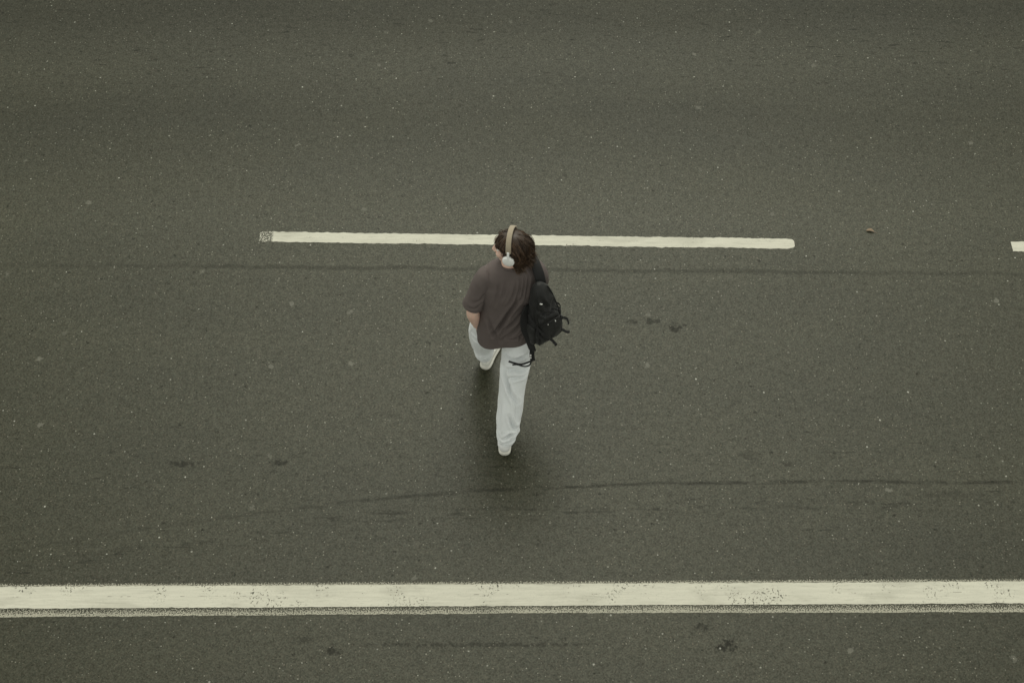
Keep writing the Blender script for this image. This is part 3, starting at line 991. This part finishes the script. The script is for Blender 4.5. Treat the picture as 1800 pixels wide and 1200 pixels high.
main = [(-0.215, 0.055, 0.035, 0.000), (-0.205, 0.080, 0.058, 0.002), (-0.170, 0.096, 0.072, 0.004), (-0.10, 0.101, 0.076, 0.006), (-0.02, 0.100, 0.070, 0.002), (0.06, 0.092, 0.062, -0.004), (0.13, 0.080, 0.052, -0.010), (0.20, 0.064, 0.042, -0.014), (0.250, 0.046, 0.028, -0.018), (0.275, 0.024, 0.014, -0.020)]
S = spline(main, 5)
bparts = [loft([(bpnt(0, n_, u_), BW * w_, BN * d_, 3.6) for u_, w_, d_, n_ in S], 48)]
b_me = remesh(bparts, 0.005, 3, 0.5)
co = get_co(b_me); no = get_no(b_me)
loc = np.stack([(co - BC) @ BW, (co - BC) @ BU], 1)
outn = np.clip((no @ BN) * 1.5, 0, 1)
d_ = folds(loc, [([(-0.06, 0.12), (-0.01, 0.05), (0.06, 0.03)], 0.012, -0.008), ([(0.05, 0.13), (0.01, 0.04), (-0.05, 0.0)], 0.012, -0.007), ([(0.08, 0.08), (0.05, -0.02), (0.06, -0.10)], 0.012, -0.008), ([(-0.09, 0.04), (-0.07, -0.08), (-0.03, -0.16)], 0.012, -0.010), ([(-0.08, 0.0), (0.0, -0.17)], 0.010, -0.006), ([(-0.03, 0.20), (0.0, 0.12), (-0.02, 0.06)], 0.010, -0.007), ([(0.09, 0.04), (0.03, 0.07), (-0.06, 0.075)], 0.008, -0.007)]) * outn * 1.5
d_ += 0.0070 * noise3(co, 31, f=14.0) + 0.0034 * noise3(co, 32, f=40.0)
set_co(b_me, co + no * d_[:, None])
link_mesh("main_compartment", b_me, M['black'], bag)
pk = [(-0.195, 0.050, 0.016), (-0.180, 0.072, 0.026), (-0.12, 0.082, 0.034), (-0.06, 0.082, 0.032), (0.0, 0.076, 0.025), (0.035, 0.062, 0.016), (0.052, 0.035, 0.006)]
S = spline(pk, 4)
p_me = remesh([loft([(bpnt(0.006, 0.058, u_), BW * w_, BN * q_, 2.8) for u_, w_, q_ in S], 40)], 0.006, 4, 0.5)
co = get_co(p_me); no = get_no(p_me)
set_co(p_me, co + no * (0.0060 * noise3(co, 35, f=16.0) + 0.0032 * noise3(co, 36, f=42.0))[:, None])
pocket = link_mesh("front_pocket", p_me, M['black'], bag)
# side pocket on the left flank of the bag, dark and slack
q_me = remesh([loft([(bpnt(-0.094, -0.002, u_), BN * w_, BW * q_, 2.4) for u_, w_, q_ in spline([(-0.205, 0.030, 0.012), (-0.18, 0.046, 0.022), (-0.12, 0.050, 0.024), (-0.06, 0.050, 0.020), (-0.03, 0.046, 0.010)], 4)], 30)], 0.006, 3, 0.5)
co = get_co(q_me); no = get_no(q_me)
set_co(q_me, co + no * (0.004 * noise3(co, 37, f=22.0))[:, None])
link_mesh("side_pocket", q_me, M['black'], bag)
for sgn in (-1, 1):
    pp = []
    for u_, w_, d_, n_ in main[1:-1]:
        pp.append((*bpnt(sgn * w_ * 0.90, n_ + d_ * 0.88, u_), 0.0042, 0.0042))
    pb = tube(pp, ref=tuple(BN), k=5, n=8)
    mesh_obj("piping", pb[0], pb[1], M['web'], bag)
for k_, u_ in enumerate((0.035, -0.005, -0.045)):
    lb = ribbon([bpnt(0.096, 0.006, u_ + 0.012), bpnt(0.112 + 0.003 * k_, 0.022, u_ + 0.002), bpnt(0.110, 0.040, u_ - 0.014), bpnt(0.092, 0.050, u_ - 0.022)], BU, 0.014, 0.0035, 6)
    mesh_obj("side_loop", lb[0], lb[1], M['web'], bag)
# zips
zp = []
for a in np.linspace(-100, 100, 15):
    zp.append(bpnt(0.088 * math.sin(rad(a)), 0.030 - 0.030 * math.cos(rad(a)), 0.02 + 0.165 * math.cos(rad(a))))
zb = ribbon(zp, BU * 0.3 + BN, 0.010, 0.006, 3)
mesh_obj("zip", zb[0], zb[1], M['web'], bag)
zq = ribbon([bpnt(-0.064, 0.078, 0.000), bpnt(-0.03, 0.094, 0.022), bpnt(0.01, 0.097, 0.026), bpnt(0.05, 0.092, 0.020), bpnt(0.076, 0.074, -0.004)], BU, 0.010, 0.006, 5)
mesh_obj("zip", zq[0], zq[1], M['web'], bag)
for (w_, n_, u_) in ((0.026, 0.094, 0.012), (-0.030, 0.092, 0.020)):
    zz = tube([(*bpnt(w_, n_, u_), 0.003, 0.002), (*bpnt(w_ + 0.001, n_ + 0.003, u_ - 0.006), 0.0036, 0.0025), (*bpnt(w_ + 0.002, n_ + 0.004, u_ - 0.012), 0.003, 0.002)], k=3, n=10)
    mesh_obj("zip_pull", zz[0], zz[1], M['metal'], bag)
tg = ribbon([bpnt(-0.044, 0.038, 0.168), bpnt(-0.039, 0.041, 0.166), bpnt(-0.033, 0.043, 0.162), bpnt(-0.028, 0.044, 0.160)], BU, 0.009, 0.004, 3)
mesh_obj("fabric_tag", tg[0], tg[1], M['white'], bag)
hd = ribbon([bpnt(-0.035, -0.034, 0.225), bpnt(-0.032, -0.028, 0.258), bpnt(0.0, -0.022, 0.272), bpnt(0.030, -0.028, 0.258), bpnt(0.035, -0.034, 0.225)], BN, 0.022, 0.006, 6)
mesh_obj("grab_handle", hd[0], hd[1], M['web'], bag)
# padded strap over the shoulder, its webbing under the arm
strap_pts = [(0.178, 5.395, 1.285), (0.176, 5.398, 1.345), (0.163, 5.425, 1.400), (0.143, 5.468, 1.432), (0.128, 5.512, 1.435), (0.120, 5.560, 1.405), (0.118, 5.602, 1.340), (0.120, 5.640, 1.27), (0.128, 5.648, 1.20), (0.145, 5.635, 1.12)]
stb = ribbon(strap_pts, [(1, 0.2, 0.0)] * 2 + [(1, 0.2, -0.15)] * 4 + [(1, 0.1, 0)] * 4, 0.064, 0.014, 6)
mesh_obj("shoulder_strap", stb[0], stb[1], M['web'], bag)
wb = ribbon([(0.145, 5.635, 1.13), (0.185, 5.60, 1.02), (0.208, 5.53, 0.955), (0.215, 5.45, 0.93), tuple(bpnt(0.06, -0.06, -0.19))], (0.2, 0.2, 1), 0.022, 0.003, 6)
mesh_obj("webbing", wb[0], wb[1], M['web'], bag)
# second strap left hanging on the side of the back
hs = [bpnt(-0.080, -0.045, 0.10), bpnt(-0.112, -0.040, 0.03), bpnt(-0.126, -0.025, -0.06), bpnt(-0.118, -0.010, -0.14), bpnt(-0.108, 0.004, -0.22), bpnt(-0.100, 0.010, -0.275)]
hb2 = ribbon(hs, [(0.6, 0.6, 0.0), (0.7, 0.4, 0), (0.9, 0.1, 0), (0.9, -0.2, 0), (0.8, -0.3, 0), (0.7, -0.3, 0)], 0.050, 0.012, 6)
mesh_obj("hanging_strap", hb2[0], hb2[1], M['web'], bag)
hw = ribbon([hs[-1] + BU * 0.02, hs[-1] - A((0.004, 0.006, 0.03)), hs[-1] - A((0.002, 0.010, 0.065)), hs[-1] - A((-0.002, 0.012, 0.10))], (1, 0.1, 0), 0.032, 0.008, 6)
mesh_obj("webbing", hw[0], hw[1], M['web'], bag)
for k_, dz in enumerate((0.035, 0.060)):
    c = hs[-1] - A((0.012, 0.016 + 0.002 * k_, dz))
    bb = tube([(*(c + A((0, 0, 0.006))), 0.005, 0.003), (*c, 0.006, 0.004), (*(c - A((0, 0, 0.006))), 0.005, 0.003)], k=3, n=10)
    mesh_obj("buckle_pin", bb[0], bb[1], M['metal'], bag)
e0 = hs[-1] - A((0.0, 0.014, 0.095))
t1 = ribbon([e0, e0 + A((-0.035, -0.012, -0.008)), e0 + A((-0.075, -0.014, -0.024)), e0 + A((-0.115, -0.010, -0.016)), e0 + A((-0.152, -0.004, -0.004))], (0, 0.5, 1), 0.013, 0.003, 7)
mesh_obj("loose_strap", t1[0], t1[1], M['web'], bag)
t2 = ribbon([e0 + A((-0.005, 0, -0.004)), e0 + A((-0.020, -0.016, -0.030)), e0 + A((-0.055, -0.018, -0.040)), e0 + A((-0.095, -0.015, -0.026)), e0 + A((-0.128, -0.012, -0.032))], (0, 0.5, 1), 0.010, 0.003, 7)
mesh_obj("loose_strap", t2[0], t2[1], M['web'], bag)
# strap ends that stick out below the bag
for a, b, c, d in (((0.085, 0.03, -0.10), (0.120, 0.045, -0.085), (0.150, 0.05, -0.115), (0.158, 0.055, -0.165)),
                   ((0.070, 0.05, -0.16), (0.098, 0.07, -0.165), (0.118, 0.08, -0.19), (0.140, 0.085, -0.205)),
                   ((0.010, 0.06, -0.20), (0.018, 0.075, -0.215), (0.026, 0.085, -0.235), (0.030, 0.09, -0.25))):
    rb = ribbon([bpnt(*a), bpnt(*b), bpnt(*c), bpnt(*d)], np.cross(bpnt(*d) - bpnt(*a), (0.15, -0.6, 0.8)), 0.018, 0.004, 6)
    mesh_obj("strap_end", rb[0], rb[1], M['web'], bag)
# compression strap on the outer flank
cs = ribbon([bpnt(0.085, -0.02, -0.02), bpnt(0.104, 0.01, -0.02), bpnt(0.100, 0.050, -0.03), bpnt(0.084, 0.082, -0.04)], BU, 0.018, 0.004, 6)
mesh_obj("compression_strap", cs[0], cs[1], M['web'], bag)
cs = ribbon([bpnt(-0.09, -0.02, 0.05), bpnt(-0.098, 0.02, 0.03), bpnt(-0.085, 0.062, -0.02), bpnt(-0.05, 0.092, -0.10), bpnt(-0.03, 0.098, -0.14)], BW * 0.8 + BU * 0.4, 0.016, 0.004, 6)
mesh_obj("compression_strap", cs[0], cs[1], M['web'], bag)
bk = loft([(bpnt(0.094, 0.058, -0.034) + BW * q, BU * 0.013 * s_, BN * 0.013 * s_, 4) for q, s_ in ((-0.004, 0.9), (0, 1), (0.006, 1), (0.009, 0.8))], 16)
mesh_obj("buckle", bk[0], bk[1], M['buckle'], bag)

# ------------------------------------------------------------------ dry leaf
lx, ly = 2.69, 6.955
LV, LF = [], []
nl = 9
for i in range(nl):
    t = i / (nl - 1)
    w = 0.012 * math.sin(math.pi * min(0.98, t * 0.95 + 0.02)) ** 0.8
    px_, py_ = -0.030 + 0.060 * t, 0.008 * math.sin(t * 3.0) - 0.016 * t
    for s in (-1, 0, 1):
        LV.append((lx + px_ + s * w * 0.2, ly + py_ + s * w, 0.004 + 0.010 * abs(s) * math.sin(math.pi * t) + 0.004 * t))
for i in range(nl - 1):
    for j in range(2):
        b = i * 3 + j
        LF.append((b, b + 3, b + 4, b + 1))
leaf = mesh_obj("fallen_leaf", LV, LF, M['leaf'])
solidify(leaf, 0.0008)
leaf["label"] = "small curled brown leaf lying on the asphalt right of the lane dash"
leaf["category"] = "leaf"
sb_ = tube([(lx + 0.028, ly - 0.014, 0.008, 0.0015, 0.0015), (lx + 0.042, ly - 0.019, 0.006, 0.0012, 0.0012), (lx + 0.052, ly - 0.025, 0.003, 0.001, 0.001)], k=3, n=6)
mesh_obj("leaf_stalk", sb_[0], sb_[1], M['leaf'], leaf)
